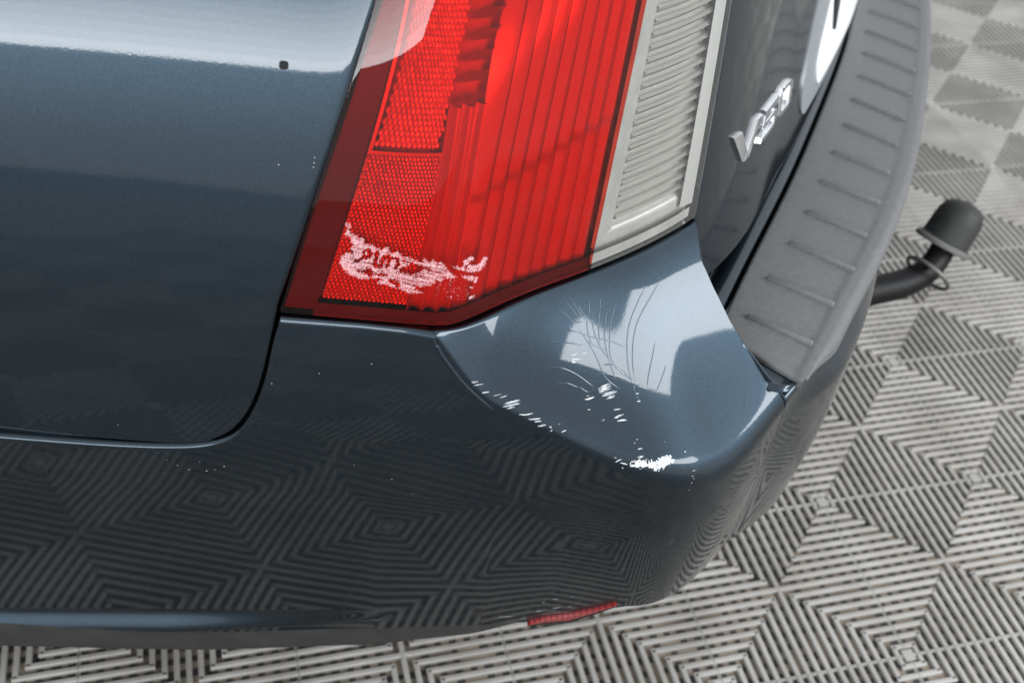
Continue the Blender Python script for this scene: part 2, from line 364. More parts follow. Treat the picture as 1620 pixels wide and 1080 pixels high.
# ---- bumper cover
S_K, S_E = -.004, .372
_bt = np.array([(-.95, .566), (-.60, .5615), (-.3963, .5588), (-.3403, .5565), (-.2834, .5555), (-.2431, .557), (-.2079, .5633), (-.1867, .5753), (-.1707, .5972), (-.1574, .6287), (-.1469, .6682), (-.139, .7017), (-.1353, .7127)])
_btd = Spl(_bt); _btd = _btd(np.linspace(0, _btd.t[-1], 800)); _btd = np.vstack([_btd, [(-.1287, .7124), (-.0668, .7112), (-.03, .709), (S_K, .7055)]])
def ztop(s): return np.interp(s, _btd[:, 0], _btd[:, 1])
ZB = lambda s: np.interp(s, [-1, -.46, -.06, .117, .16, .2, .26, .4], [.252, .252, .2475, .254, .275, .305, .325, .33])
TC_P = np.array([(-.7035, .0135, .7055), (-.6835, .0133, .7062), (-.6353, .0273, .7116), (-.5488, .0564, .7151), (-.4893, .0794, .7166), (-.4296, .1082, .7215)]); TC_BOW = np.array([0., -.0070, -.0086, -.0060, -.0038, -.0029])
TC = Spl(TC_P + TC_BOW[:, None] * np.array([-.305, -.72, .625]))
KZ = Spl([.7055, .6797, .6468, .624, .598, .575, .559, .552, .550, .560, .584], [S_K, .013, .0369, .0723, .1203, .1639, .2133, .252, .2822, .32, .372])
def inward_L(s):
    e = 2e-3; d = L_PLAN(s + L_S0 + e) - L_PLAN(s + L_S0 - e); d /= np.linalg.norm(d); return np.array([-d[0, 1], d[0, 0], 0.])
def bez(A, K, B, n=24):
    t = np.linspace(0, 1, n)[:, None]; return (1 - t) ** 2 * A + 2 * t * (1 - t) * K + t * t * B
SKEW = .623
CROWN_T = Spl([.0005, .0008, .0086, .0115, .0093, .0080], [0., .15, .35, .55, .8, 1.])
def profile(s):
    n = inward_L(s)
    if s <= S_K:
        zt = ztop(s); z = np.r_[zt - np.linspace(0, .012, 10)[:-1], np.linspace(zt - .012, .31, 90)[:-1], np.linspace(.31, ZB(s), 60)]
        Q = Lsurf(np.full(len(z), s), z)
        e = Q[0].copy(); k = int(np.argmax(Q[:, 2] < zt - .0030))
        top = [e + n * .016 + [0, 0, -.002], e + n * .011 + [0, 0, -.0008], e + n * .0075 + [0, 0, .0], e + n * .005 + [0, 0, .0], e + n * .0034 + [0, 0, -.0002], e + n * .0020 + [0, 0, -.0008], e + n * .0009 + [0, 0, -.0017]]; return np.vstack([top, e + n * .0002 + [0, 0, -.0027], Q[k:]])
    if s <= S_E:
        tau = (s - S_K) / (S_E - S_K); T = TC(tau ** .93 * TC.t[-1])[0]; zk = KZ(s)[0, 0]; K = Lsurf(s, zk)[0]
        r = np.interp(s, [S_K, .03, .07, .13, .2, .28, .372], [.0008, .003, .005, .009, .014, .020, .016])
        d = K - T; ln = np.linalg.norm(d); r1 = min(r, ln * .6); A = K - d / ln * r1
        nn = np.array([n[0], n[1], 0]) * -1; up = np.cross(np.cross(d, -nn), d); up = up / np.linalg.norm(up); up *= np.sign(up[2])
        f = np.linspace(0, 1, 60)[:, None]; seg = T + (A - T) * f; seg = seg + up * (CROWN_T(tau)[0, 0] * 4 * f * (1 - f) * (1 + SKEW * (1 - 2 * f)))
        zlow = zk - r; zz = np.r_[np.linspace(zlow, .31, 70)[:-1], np.linspace(.31, ZB(s), 40)]; low = Lsurf(np.full(len(zz), s), zz)
        nT = np.array([-.35, .93, 0.])
        top = [T + nT * .016 + [0, 0, -.001], T + nT * .011 + [0, 0, .0006], T + nT * .0075 + [0, 0, .0014], T + nT * .005 + [0, 0, .0016], T + nT * .0034 + [0, 0, .0015], T + nT * .0020 + [0, 0, .0012], T + nT * .0009 + [0, 0, .0006]]
        return np.vstack([top, seg, bez(seg[-1], K, low[0])[1:-1], low])
    zk = np.interp(s, [S_E, .40, .46, 1.2], [.586, .592, .590, .59]); K = Lsurf(s, zk)[0]; T = K + n * .11 + np.array([0, 0, .008]) * (1 - smooth01((s - .42) / .05)); r = .009
    d = K - T; A = K - d / np.linalg.norm(d) * r; f = np.linspace(0, 1, 30)[:, None]; seg = T + (A - T) * f
    dip = np.exp(-((f - .80) / .16) ** 2) * .005 * (1 - smooth01((s - .42) / .05)); seg = seg - [0, 0, 1.] * dip
    zz = np.r_[np.linspace(zk - r, .36, 70)[:-1], np.linspace(.36, ZB(s), 30)]; low = Lsurf(np.full(len(zz), s), zz)
    return np.vstack([seg, bez(seg[-1], K, low[0])[1:-1], low])
def resample(Q, n):
    return np.vstack([Q[:8], resample_even(Q[7:], n - 7)[1:]])
def resample_even(Q, n):
    d = np.linalg.norm(np.diff(Q, axis=0), axis=1); t = np.r_[0, np.cumsum(d)]; u = np.linspace(0, t[-1], n)
    return np.column_stack([np.interp(u, t, Q[:, k]) for k in range(3)])
def bumper():
    cols = np.r_[np.linspace(-.95, -.30, 40)[:-1], np.linspace(-.30, -.21, 24)[:-1], np.linspace(-.21, -.125, 90)[:-1], np.linspace(-.125, S_K - .0001, 50), np.linspace(S_K + .0008, .10, 70)[:-1], np.linspace(.10, S_E, 120), np.linspace(S_E + .0006, .48, 50)[:-1], np.linspace(.48, 1.3, 60)]
    NR = 300; P = np.array([resample(profile(s), NR) for s in cols])
    # the shoulder's free edge beside the tailgate is cut back in a shallow curve
    iK = int(np.searchsorted(cols, S_K)); iE = int(np.searchsorted(cols, S_E + 1e-6)) - 1; ed = np.interp(np.arange(NR), [0, 7, 13.4, 25, 42.4, 64.4, 87.4, 109, 118.6, 131], [0, 0, 5, 11.9, 13.3, 12.4, 8.7, 5.6, 2, 0])
    for _ in range(6): ed[1:-1] = (ed[:-2] + 2 * ed[1:-1] + ed[2:]) / 4
    i = np.arange(iK, iE + 1); t = (i - iK) / (iE - iK)
    for j in range(NR):
        q = i - ed[j] * smooth01((t - .45) / .55); a = np.floor(q).astype(int); f = (q - a)[:, None]; P[iK:iE + 1, j] = P[a, j] * (1 - f) + P[np.minimum(a + 1, iE), j] * f
    return cols, P
BC, BP = bumper()
def build_bumper():
    P = BP.copy(); iE = int(np.searchsorted(BC, S_E + 1e-6)); iK = int(np.searchsorted(BC, S_K))
    # gentle smoothing of the moulded surface (keeps boundaries)
    for _ in range(2):
        Q = P.copy(); Q[:, 9:-1] = (P[:, 8:-2] + 2 * P[:, 9:-1] + P[:, 10:]) / 4; P = Q
    mb = MB(); mb.grid(np.transpose(P, (1, 0, 2))); mb.recalc = True; mb.face = (.2, -.9, .2)
    return mb.build('bumper_cover', M['paint'], ROOT, sharp=38)
BUMP = build_bumper()

# ---- lower valance, grey-black plastic under the painted edge
def valance():
    s = np.r_[np.linspace(-.95, .10, 80), np.linspace(.10, .124, 8)[1:]]; zb = ZB(s); bot = np.interp(s, [-1, -.27, -.06, .05, .124], [.194, .194, .191, .212, .250]); rows = []
    for f, o in ((0, -.016), (0, -.002), (.02, -.0005), (.5, -.003), (.94, -.006), (1., -.010), (1., -.05)):
        z = zb + .004 - (zb + .004 - bot) * f; rows.append(Lsurf(s, np.full(len(s), z), o))
    mb = MB(); mb.grid(np.array(rows)); mb.recalc = True; mb.face = (.2, -.9, 0); return mb.build('valance', M['valance'], ROOT)
valance()
# ---- red reflector strip at the bumper's lower edge
def strip_reflector():
    s = np.linspace(.1125, .205, 50); zt = np.interp(s, [.1125, .116, .1288, .155, .1941, .2204, .235], [.2555, .264, .2768, .2945, .3195, .3395, .352])
    zb = np.interp(s, [.1125, .118, .1576, .1949, .2204, .235], [.2545, .2515, .2668, .309, .338, .351]); zt = zb + (zt - zb) * .55; rows = []
    for f, o in ((-.02, -.012), (0., .0015), (.12, .0042), (.5, .0048), (.88, .0040), (1., .0012), (1.02, -.012)): rows.append(Lsurf(s, zt - (zt - zb) * f, o))
    mb = MB(); mb.grid(np.array(rows)); mb.recalc = True
    m = mat('reflector_red', (.2, .01, .012), .18, 0, 1., .05); n, l, b = nodes(m); tc = n.new('ShaderNodeTexCoord'); wv = n.new('ShaderNodeTexWave'); wv.inputs['Scale'].default_value = 55; wv.bands_direction = 'X'
    l.new(tc.outputs['Object'], wv.inputs['Vector']); r = n.new('ShaderNodeValToRGB'); r.color_ramp.elements[0].color = (.17, .006, .008, 1); r.color_ramp.elements[1].color = (.30, .025, .022, 1); l.new(wv.outputs['Fac'], r.inputs['Fac']); l.new(r.outputs['Color'], b.inputs['Base Color'])
    o = mb.build('bumper_reflector', m, ROOT); mb2 = MB(); rows = []
    for f, oo in ((.86, .0046), (1.02, .0050), (1.16, .0030), (1.2, -.010)): rows.append(Lsurf(s, zt - (zt - zb) * f - .0012 * (f > 1), oo))
    mb2.grid(np.array(rows)); mb2.recalc = True; mb2.build('frame', M['black'], o)
strip_reflector()

# ---- step plate on the bumper top, with raised ribs
STI = Spl([(-0.3931, 0.0746), (-.3676, .1079), (-.3157, .1739), (-.2011, .3157), (-.0961, .4544), (.025, .6213), (.1259, .7734), (.25, .97)])
STR = Spl([(-.3342, -.0016), (-.2836, .053), (-.2355, .1057), (-.1624, .1831), (-.1040, .2500), (-.0202, .3591), (.0381, .4435), (.099, .5375), (.1638, .6425), (.231, .7606), (.345, .97)])
def step_plate():
    n = 110; a = STI(np.linspace(0, STI.t[-1], n)); b = STR(np.linspace(0, STR.t[-1], n)); rows = []
    for f in np.r_[np.linspace(0, .82, 12), np.linspace(.84, 1, 10)]:
        z = .6055 + .002 * np.sin(np.pi * f) - .001 * f + .0018 * smooth01((f - .86) / .10); rows.append(np.column_stack([a + (b - a) * f, np.full(n, z)]))
    P = np.array(rows); mb = MB(); mb.grid(P); up = np.array([0, 0, 1.])
    B = np.vstack([P[::-1, 0], P[0, 1:]])              # end edge (outer to inner) then inner edge
    out = P[-1]; Tn = tangents(out); E = np.cross(Tn, up); E *= np.sign(E[20] @ np.array([1, -1, 0.])); N = np.tile(up, (n, 1)); ta = smooth01(np.arange(n) / 9.)[:, None]; roll(mb, out, N, E, .002 + .011 * ta, .002 + .010 * ta, 8)
    end = P[:, 0]; Tn = tangents(end); E = np.cross(Tn, up); E *= np.sign(E[5] @ np.array([-1, -1, 0.])); roll(mb, end, np.tile(up, (len(end), 1)), E, .004, .008, 5)
    inn = P[0]; Tn = tangents(inn); E = np.cross(Tn, up); E *= np.sign(E[20] @ np.array([-1, 1, 0.])); roll(mb, inn, N, E, .004, .02, 5)
    mb.recalc = True; mb.face = (0, 0, 1); st = mb.build('step_plate', M['plate'], ROOT, sharp=55)
    p0 = np.array([-.357, .094]); q0 = np.array([-.306, .042])
    k = 0; Pi = np.array([(-.357, .094), (-.310, .149), (-.259, .203), (-.213, .256), (-.168, .312), (-.123, .370), (-.078, .429), (-.036, .488), (.004, .547), (.043, .608), (.080, .670), (.118, .732), (.155, .795)])
    Qo = np.array([(-.306, .042), (-.256, .095), (-.206, .146), (-.162, .201), (-.115, .258), (-.071, .316), (-.028, .373), (.012, .430), (.055, .489), (.094, .548), (.130, .609), (.170, .672), (.207, .735)])
    for p, q in zip(Pi, Qo):
        d = unit(q - p); nn = np.array([-d[1], d[0]]); m = MB(); w_, h_ = .0025, .0045
        prof = [(-w_ * 1.3, -.003), (-w_, .0006), (-w_ * .55, h_ * .9), (0, h_), (w_ * .55, h_ * .9), (w_, .0006), (w_ * 1.3, -.003)]
        zc = .6068; rows = []
        for t, sc_ in ((0, .25), (.012, .8), (.03, 1), (.5, 1), (.97, 1), (.988, .8), (1, .25)):
            c = p + (q - p) * t; rows.append([(*(c + nn * o), zc + .0004 + (h * sc_ if h > 0 else h)) for o, h in prof])
        m.grid(np.array(rows)); m.recalc = True; m.build('rib', M['plate'], st, sharp=80)
    return st
STEP = step_plate()

# ---- painted recess at the end of the step plate
def recess():
    a = Spl([[-0.3849, 0.075], [-0.3697, 0.0498], [-0.3499, 0.0271], [-0.3319, 0.0033]]); b = Spl([[-0.387, 0.0413], [-0.376, 0.0061], [-0.3634, -0.0066], [-0.3413, 0.0003]]); n = 40; A = a(np.linspace(0, a.t[-1], n)); B = b(np.linspace(0, b.t[-1], n)); rows = []
    for f in np.linspace(0, 1, 24):
        z = .6015 - .0025 * np.sin(np.pi * f) ** 1.5 - .005 * smooth01((f - .80) / .20); rows.append(np.column_stack([A + (B - A) * f, np.full(n, z)]))
    mb = MB(); mb.grid(np.array(rows)); mb.recalc = True; mb.face = (0, 0, 1); mb.build('step_recess', M['paint'], ROOT)
recess()

# ---- painted sill ledge between step plate and tailgate
def ledge():
    n = 110; a = STI(np.linspace(0, STI.t[-1], n)); t = tangents(a); nn = np.column_stack([-t[:, 1], t[:, 0]]); rows = []
    a = np.vstack([a[:1] - t[:1] * .07, a]); nn = np.vstack([nn[:1], nn])
    for o, z in ((.0055, .575), (.0058, .592), (.0070, .5990), (.0100, .6022), (.0170, .6035), (.0290, .6040), (.0335, .6030), (.0352, .6005), (.0360, .5975), (.0370, .5975), (.0378, .6020), (.0392, .6065), (.0420, .6090), (.0480, .6105), (.066, .6115)):
        rows.append(np.column_stack([a + nn * o, np.full(n + 1, z)]))
    mb = MB(); mb.grid(np.array(rows)); mb.recalc = True; mb.face = (0, 0, 1); return mb.build('sill_ledge', M['paint'], ROOT, sharp=50)
ledge()

# ---- tailgate with badge and number plate
GATE_S = [0.25, 0.3416, 0.4383, 0.642, 0.8437, 1.1912]; GATE_Z = [0.6447, 0.6447, 0.6581, 0.6191, 0.6055, 0.5525]
GZ = Spl(np.minimum(GATE_Z, np.interp(GATE_S, [.25, .34, .44, .64], [.645, .645, .638, .620])), GATE_S)
def tailgate():
    s = np.r_[np.linspace(.0, .012, 8)[:-1], np.linspace(.012, .95, 120)]; rows = []
    s0 = np.interp(np.linspace(0, 1, 5), [0, 1], [0, 1])
    for f in np.r_[np.linspace(0, .05, 6)[:-1], np.linspace(.05, 1, 70)]:
        zb = GZ(np.clip(.30 + s, GATE_S[0], GATE_S[-1]))[:, 0]; z = zb + (1.09 - zb) * f; sl = lamp_sr(z) + .0065 + s
        rows.append(Gsurf(sl, z))
    P = np.array(rows); mb = MB(); mb.grid(P); N = surf_normals(P); N *= np.sign(N[30, 30] @ np.array([1, -1, 0.]))
    B = np.vstack([P[::-1, 0], P[0, 1:]]); NB = np.vstack([N[::-1, 0], N[0, 1:]]); T = tangents(B); E = unit(np.cross(T, NB)); E *= np.sign(E[20] @ np.array([-1, -1, 0.]))
    roll(mb, B, NB, E, np.full((len(B), 1), .004), .02, 6); mb.recalc = True; mb.face = (.7, -.7, .1)
    return mb.build('tailgate', M['paint'], ROOT, sharp=50)
GATE = tailgate()

# ---- tail lamp
def lampgrid(a0, a1, b0, b1, d, na, nb):
    a, b = np.meshgrid(np.linspace(a0, a1, na), np.linspace(b0, b1, nb)); dd = d(a, b) if callable(d) else np.full(a.shape, d)
    return Lamp(a.ravel(), b.ravel(), dd.ravel()).reshape(nb, na, 3)
ARC = .687
TL = MB()
TL.grid(lampgrid(-.0, 1.0, -.006, 1.0, .052, 40, 30)); TL.recalc = True
TL = TL.build('tail_lamp', M['black'], ROOT); TL.name = 'tail_lamp'
def lens(name, a0, a1, m, label):
    P = lampgrid(a0, a1, 0, 1, 0., 90, 90); mb = MB(); mb.grid(P); N = surf_normals(P); N *= np.sign(N[40, 40] @ np.array([.3, -1, 0.]))
    o = mb; edges = [P[0]]
    for key, E0 in (('b', np.array([0, 0, -1.])),):
        roll(mb, P[0], N[0], unit(np.tile(E0, (P.shape[1], 1))), .0016, .010, 4)
    if a0 == 0: roll(mb, P[:, 0], N[:, 0], unit(P[:, 0] - P[:, 1]), .0016, .012, 4)
    if a1 == 1: roll(mb, P[:, -1], N[:, -1], unit(P[:, -1] - P[:, -2]), .0016, .010, 4)
    mb.recalc = True; mb.face = (.2, -.9, .2); o = mb.build(name, m, TL, sharp=60); o['label'] = label; return o
lens('red_lens', 0, ARC, M['red'], 'transparent red lens scraped at its lower corner'); lens('clear_lens', ARC, 1, M['clear'], 'clear colourless lens over the reversing lamp')
def lampart(name, P, m, th=None, parent=None, sharp=35):
    mb = MB(); mb.grid(P); mb.recalc = True; mb.face = (.2, -.9, .2); return mb.build(name, m, parent or TL, sharp=sharp)
BZ = .030
# dark bezel behind the outer edge and along the foot
lampart('bezel', lampgrid(.004, .066, .0, 1, .007, 6, 40), M['bezel']); lampart('bezel', lampgrid(.062, .69, -.006, .022, .006, 60, 5), M['bezel'])
lampart('bezel', lampgrid(.066, .078, .02, 1, lambda a, b: .007 + (a - .066) / .012 * .010, 4, 40), M['bezel'])
lampart('bezel', lampgrid(.69, .985, .0335, .0385, .005, 30, 3), M['black'])
# back wall of the red chamber
lampart('reflector_bowl', lampgrid(.07, .40, .02, 1, lambda a, b: .026 + 0 * a, 40, 60), M['white_in'])
# prismatic panels of small hexagonal bosses
def hexes(a0, a1, b0, b1, pitch_a, d0, amp, shape=None):
    mb = MB(); pb = pitch_a * 417 / 350 * .866; j = 0; b = b0
    while b < b1:
        a = a0(b) + (pitch_a / 2 if j % 2 else 0)
        while a < a1(b):
            th = np.arange(6) * np.pi / 3 + np.pi / 6; R = pitch_a / np.sqrt(3) * .97
            am = amp * (1 + .14 * rng.randn()) ; ring = [(a + R * np.cos(t), b + R * np.sin(t) * 417 / 350, d0) for t in th] + [(a + R * .6 * np.cos(t), b + R * .6 * np.sin(t) * 417 / 350, d0 - am) for t in th] + [(a, b, d0 - am * 1.3)]
            Q = np.array(ring); V = Lamp(Q[:, 0], Q[:, 1], Q[:, 2]); f = [(k, (k + 1) % 6, 6 + (k + 1) % 6, 6 + k) for k in range(6)] + [(6 + k, 6 + (k + 1) % 6, 12) for k in range(6)]
            mb.add(V, f); a += pitch_a
        b += pb; j += 1
    return mb
hx = hexes(lambda b: .080 + .050 * max(0, b - .3), lambda b: .235 + .11 * max(0, b - .40), .42, 1.0, .0122, .0135, .0022)
hx.build('prism_panel', M['prism_bright'], TL, sharp=20)['kind'] = 'stuff'
hx = hexes(lambda b: .077, lambda b: .243, .032, .405, .0092, .011, .0016)
hx.build('prism_panel', M['prism'], TL, sharp=20)['kind'] = 'stuff'
lampart('panel_edge', lampgrid(.077, .245, .405, .411, .008, 20, 3), M['chrome_in']); lampart('panel_edge', lampgrid(.243, .2475, .03, .41, .010, 3, 30), M['chrome_in'])
lampart('panel_edge', lampgrid(.072, .080, .028, 1., lambda a, b: .011 + 0 * a, 3, 40), M['chrome_in'])
# horizontal steps between the prism panel and the flutes, upper part
for k in range(11):
    b = .50 + k * .043; a = .285 + .10 * (b - .5); lampart('reflector_step', lampgrid(a, a + .05, b, b + .034, lambda A, B, b=b: .022 - (B - b) / .034 * .010, 6, 4), M['chrome_in'])
M['flute'] = mat('flute_silver', (.66, .66, .66), .24, .7)
# vertical flutes
NF = 9; fa = np.linspace(.352, ARC - .002, NF + 1)
for k in range(NF):
    a0, a1 = fa[k], fa[k + 1]; ph = rng.rand() * 6
    def dep(A, B, a0=a0, a1=a1, ph=ph, k=k):
        f = (A - a0) / (a1 - a0); e = .30 + .011 * k; g = smooth01((e - B) / .03)
        return .0095 + .0050 * (1 - f) ** 1.3 + .0012 * np.sin(B * 9 + ph) * (1 - f) + .0014 * g * (1 - .5 * f) + .0035 * np.exp(-((B - .62 - .02 * k) / .10) ** 2) * (1 - f)
    lampart('flute', lampgrid(a0, a1 - .0012, .008, 1, dep, 9, 160), M['flute'])
    lampart('groove', lampgrid(a1 - .0024, a1, .02, 1, .0080, 3, 40), M['groove'])
lampart('flute', lampgrid(.25, .352, .008, .50, lambda A, B: .013 + .006 * np.sin((A - .25) / .102 * 9.4) ** 2, 40, 60), M['chrome_in'])
M['grey_in'] = noise_color(mat('reflector_grey', (.5, .5, .48), .35, .2), (.47, .465, .44), (.60, .593, .565), 45)
# reversing lamp: flat divider strip and slanted louvres
lampart('divider', lampgrid(ARC + .002, .748, .045, 1, lambda A, B: .006 + (A - ARC) * .06, 8, 40), M['grey_in']); lampart('back_panel', lampgrid(.70, .985, .0, 1, lambda A, B: .009 + .011 * smooth01((B - .07) / .02), 30, 120), M['grey_in'])
lampart('foot_strip', lampgrid(ARC + .002, .985, .004, .031, .004, 30, 4), M['grey_in'])
M['louvre'] = mat('louvre_silver', (.80, .79, .75), .22, .45)
NL = 31
for k in range(NL):
    b = .080 + k * .0305
    a1 = .966 - .008 * k / NL
    b2 = lambda A: (A - .76) * .02
    lampart('louvre', lampgrid(.752, a1, b, b + .026, lambda A, B, b=b: .017 - .010 * np.clip((B - b) / .021, 0, 1) + .010 * np.clip((B - b - .021) / .005, 0, 1), 16, 10), M['louvre'], sharp=25)
M['louvre_gap'] = mat('louvre_gap', (.27, .265, .25), .5)  # shadow lines under the louvres, put in as darker strips
for k in range(NL):
    b = .080 + k * .0305; lampart('louvre_gap', lampgrid(.754, .955, b + .0258, b + .0290, .0088, 12, 2), M['louvre_gap'])
lampart('louvre_frame', lampgrid(.950, .985, .045, 1, lambda A, B: .0055 - .003 * (A - .950) / .035, 6, 40), M['chrome_in'])

# ---- chrome badge letters on the tailgate
BH = .034
def badge_pt(x, y, off):
    """x along the gate from the badge start in metres, y 0..1 letter height"""
    s = .349 + x * 1.04; return Gsurf(s, .751 - .14 * x - .25 * x * x + BH * y, off)
def letter(name, loops, depth=.0040):
    """each loop: list of quads strips given as left and right outlines of a stroke"""
    mb = MB()
    for A, B in loops:
        A = np.array(A, float); B = np.array(B, float); n = len(A); t = np.linspace(0, 1, n); tt = np.linspace(0, 1, (n - 1) * 4 + 1)
        A = np.column_stack([np.interp(tt, t, A[:, k]) for k in (0, 1)]); B = np.column_stack([np.interp(tt, t, B[:, k]) for k in (0, 1)])
        ins = .12; A1 = A + (B - A) * ins; B1 = B + (A - B) * ins; rows = []
        for Q, o in ((A, .0), (A, depth * .8), (A1, depth), (B1, depth), (B, depth * .8), (B, .0)): rows.append(badge_pt(Q[:, 0], Q[:, 1], o))
        n0 = mb.n; mb.grid(np.array(rows)); m = len(tt)
        mb.f.append(tuple(n0 + k * m for k in range(6))); mb.f.append(tuple(n0 + k * m + m - 1 for k in range(6))[::-1])
    mb.recalc = True; return mb.build(name, M['chrome'], GATE, sharp=25)
W = .074
letter('badge_letter', [([(0, 1.), (.026, 0.)], [(.020, 1.), (.044, 0.)]), ([(.0265, .0), (.060, 1.)], [(.0445, .0), (.081, 1.)])])
x0 = .080
letter('badge_letter', [([(x0 + .012, 1.), (x0 + .076, 1.)], [(x0 + .012, .80), (x0 + .076, .80)]), ([(x0 + .012, .86), (x0 + .004, .46)], [(x0 + .026, .80), (x0 + .018, .60)]),
    ([(x0 + .004, .60), (x0 + .060, .62), (x0 + .076, .48), (x0 + .074, .16), (x0 + .060, .0), (x0 + .002, .0)], [(x0 + .008, .44), (x0 + .054, .44), (x0 + .060, .38), (x0 + .058, .22), (x0 + .052, .18), (x0 + .004, .18)])])
x0 = .165
o_ = [(.014, 1.), (.062, 1.), (.078, .82), (.074, .18), (.058, .0), (.012, .0), (-.002, .18), (.001, .82), (.014, 1.)]; i_ = [(.018, .82), (.056, .82), (.062, .74), (.058, .26), (.052, .18), (.018, .18), (.013, .26), (.016, .74), (.018, .82)]
letter('badge_letter', [([(x0 + a, b) for a, b in o_], [(x0 + a, b) for a, b in i_])])
# ---- number plate; grey patch paints in the gate recess's bright reflection
def gate_patch(name, left, right, m, off, nz=24, ns=40, edge=.006):
    """left(t), right(t): (s, z) outlines from foot to head"""
    t = np.linspace(0, 1, nz); L = left(t); R = right(t); f = np.linspace(0, 1, ns)[:, None, None]; P = L[None] * (1 - f) + R[None] * f
    Q = np.array([Gsurf(p[:, 0], p[:, 1], off) for p in P]); mb = MB(); mb.grid(Q); E = np.array([Gsurf(P[0][:, 0], P[0][:, 1], off - edge), Q[0]]); mb.grid(E); E = np.array([Gsurf(P[:, 0, 0], P[:, 0, 1], off - edge), Q[:, 0]]); mb.grid(E)
    mb.recalc = True; mb.face = (.7, -.7, 0); return mb.build(name, m, GATE, sharp=30)
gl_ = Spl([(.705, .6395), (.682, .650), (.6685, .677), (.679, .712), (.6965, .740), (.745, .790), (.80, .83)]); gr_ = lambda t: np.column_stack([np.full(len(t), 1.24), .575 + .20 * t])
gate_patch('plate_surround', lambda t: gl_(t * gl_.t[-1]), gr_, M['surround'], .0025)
wl_ = Spl([(.7795, .6455), (.760, .656), (.7525, .675), (.7640, .699), (.784, .7170), (.812, .739), (.845, .765)])
gate_patch('number_plate', lambda t: wl_(t * wl_.t[-1]), lambda t: np.column_stack([np.full(len(t), 1.22), .583 + .11 * t]), M['platewhite'], .0045)
cl_ = lambda t: np.column_stack([.846 - .03 * t, .690 + .07 * t])
gate_patch('plate_clip', cl_, lambda t: np.column_stack([.849 + .022 * t, .690 + .058 * t]), M['black'], .0085, 10, 6)

# ---- tow bar with rubber cap
def hitch():
    path = Spl([(-.35, .36, .343), (-.0712, .3671, .343), (.0142, .3860, .345), (.0942, .3948, .351), (.125, .4035, .361), (.146, .416, .377), (.160, .4285, .398), (.168, .434, .41)])
    mb = MB(); mb.tube(path(np.linspace(0, path.t[-1], 60)), np.r_[np.full(45, .0215), np.linspace(.0215, .0165, 15)], 24); mb.recalc = True
    t = mb.build('tow_bar', M['iron'], ROOT); t['label'] = 'black tow bar under the bumper with capped ball'
    ax = unit(np.array([.045, .024, .082])); base = np.array([.1545, .4295, .3815]); x = unit(np.cross(ax, [0, 0, 1.])); y = np.cross(ax, x)
    prof = [(.020, .004), (.040, .0), (.0425, .002), (.0425, .006), (.0405, .009), (.0365, .011), (.0358, .018), (.0352, .040), (.0335, .052), (.0295, .062), (.022, .069), (.012, .0725), (.0001, .0735)]
    th = np.linspace(0, 2 * np.pi, 48, endpoint=False); rows = [base + ax * h + r * (np.cos(th)[:, None] * x + np.sin(th)[:, None] * y) for r, h in prof]
    m = MB(); m.grid(np.array(rows), close=True); m.recalc = True; m.build('ball_cap', M['rubber'], t, sharp=45)
    rim = [base + ax * h + r * (np.cos(th)[:, None] * x + np.sin(th)[:, None] * y) for r, h in [(.039, -.0005), (.0432, .001), (.0434, .006), (.041, .0085)]]
    m = MB(); m.grid(np.array(rim), close=True); m.recalc = True; m.build('cap_rim', M['capgrey'], t)
    c = np.array([.1232, .3990, .358]); d = unit(np.array([.7, .35, .55])); u = unit(np.cross(d, [0, 0, 1.])); v = np.cross(d, u); th = np.linspace(0, 2 * np.pi, 60)
    m = MB(); m.tube(c + .035 * (np.cos(th)[:, None] * u + np.sin(th)[:, None] * v), (.0032), 10, cap=False); m.recalc = True; m.build('cable_ring', M['steel'], t)
    
    for k in (-1, 1): m = MB(); m.box(c + k * v * .028, u * .0035, v * .009, d * .0025); m.build('ring_web', M['iron'], t, smooth=False)
M['capgrey'] = mat('rubber_rim', (.10, .10, .095), .6)
hitch()
# ---- inner body: the dark structure behind the panels
def inner_body():
    for nm, fn, s, z0, z1, off in (('inner_body', Usurf, np.linspace(-1.0, .85, 80), .50, 1.085, -.06), ('cabin', Usurf, np.linspace(-1.0, .85, 80), 1.075, 1.42, -.30), ('floor_pan', Lsurf, np.linspace(-1.0, 1.1, 90), .27, .55, -.05)):
        A = fn(s, np.full(len(s), z0), off); B = fn(s, np.full(len(s), z1), off); A[:, :2] = A[:, :2]
        rear = A[-1, :2]; pts = np.vstack([A[:, :2], rear + [.35, .75], [-.9, 1.75], [-4.2, 2.5], [-4.6, .95]])
        n = len(pts); top = np.column_stack([np.vstack([B[:, :2], pts[len(A):]]), np.full(n, z1)]); bot = np.column_stack([pts, np.full(n, z0)])
        m = MB(); m.add(np.vstack([bot, top]), [(i, (i + 1) % n, n + (i + 1) % n, n + i) for i in range(n)] + [tuple(range(n))[::-1], tuple(range(n, 2 * n))]); m.recalc = True
        m.build(nm, M['black'], ROOT, smooth=False)
inner_body()

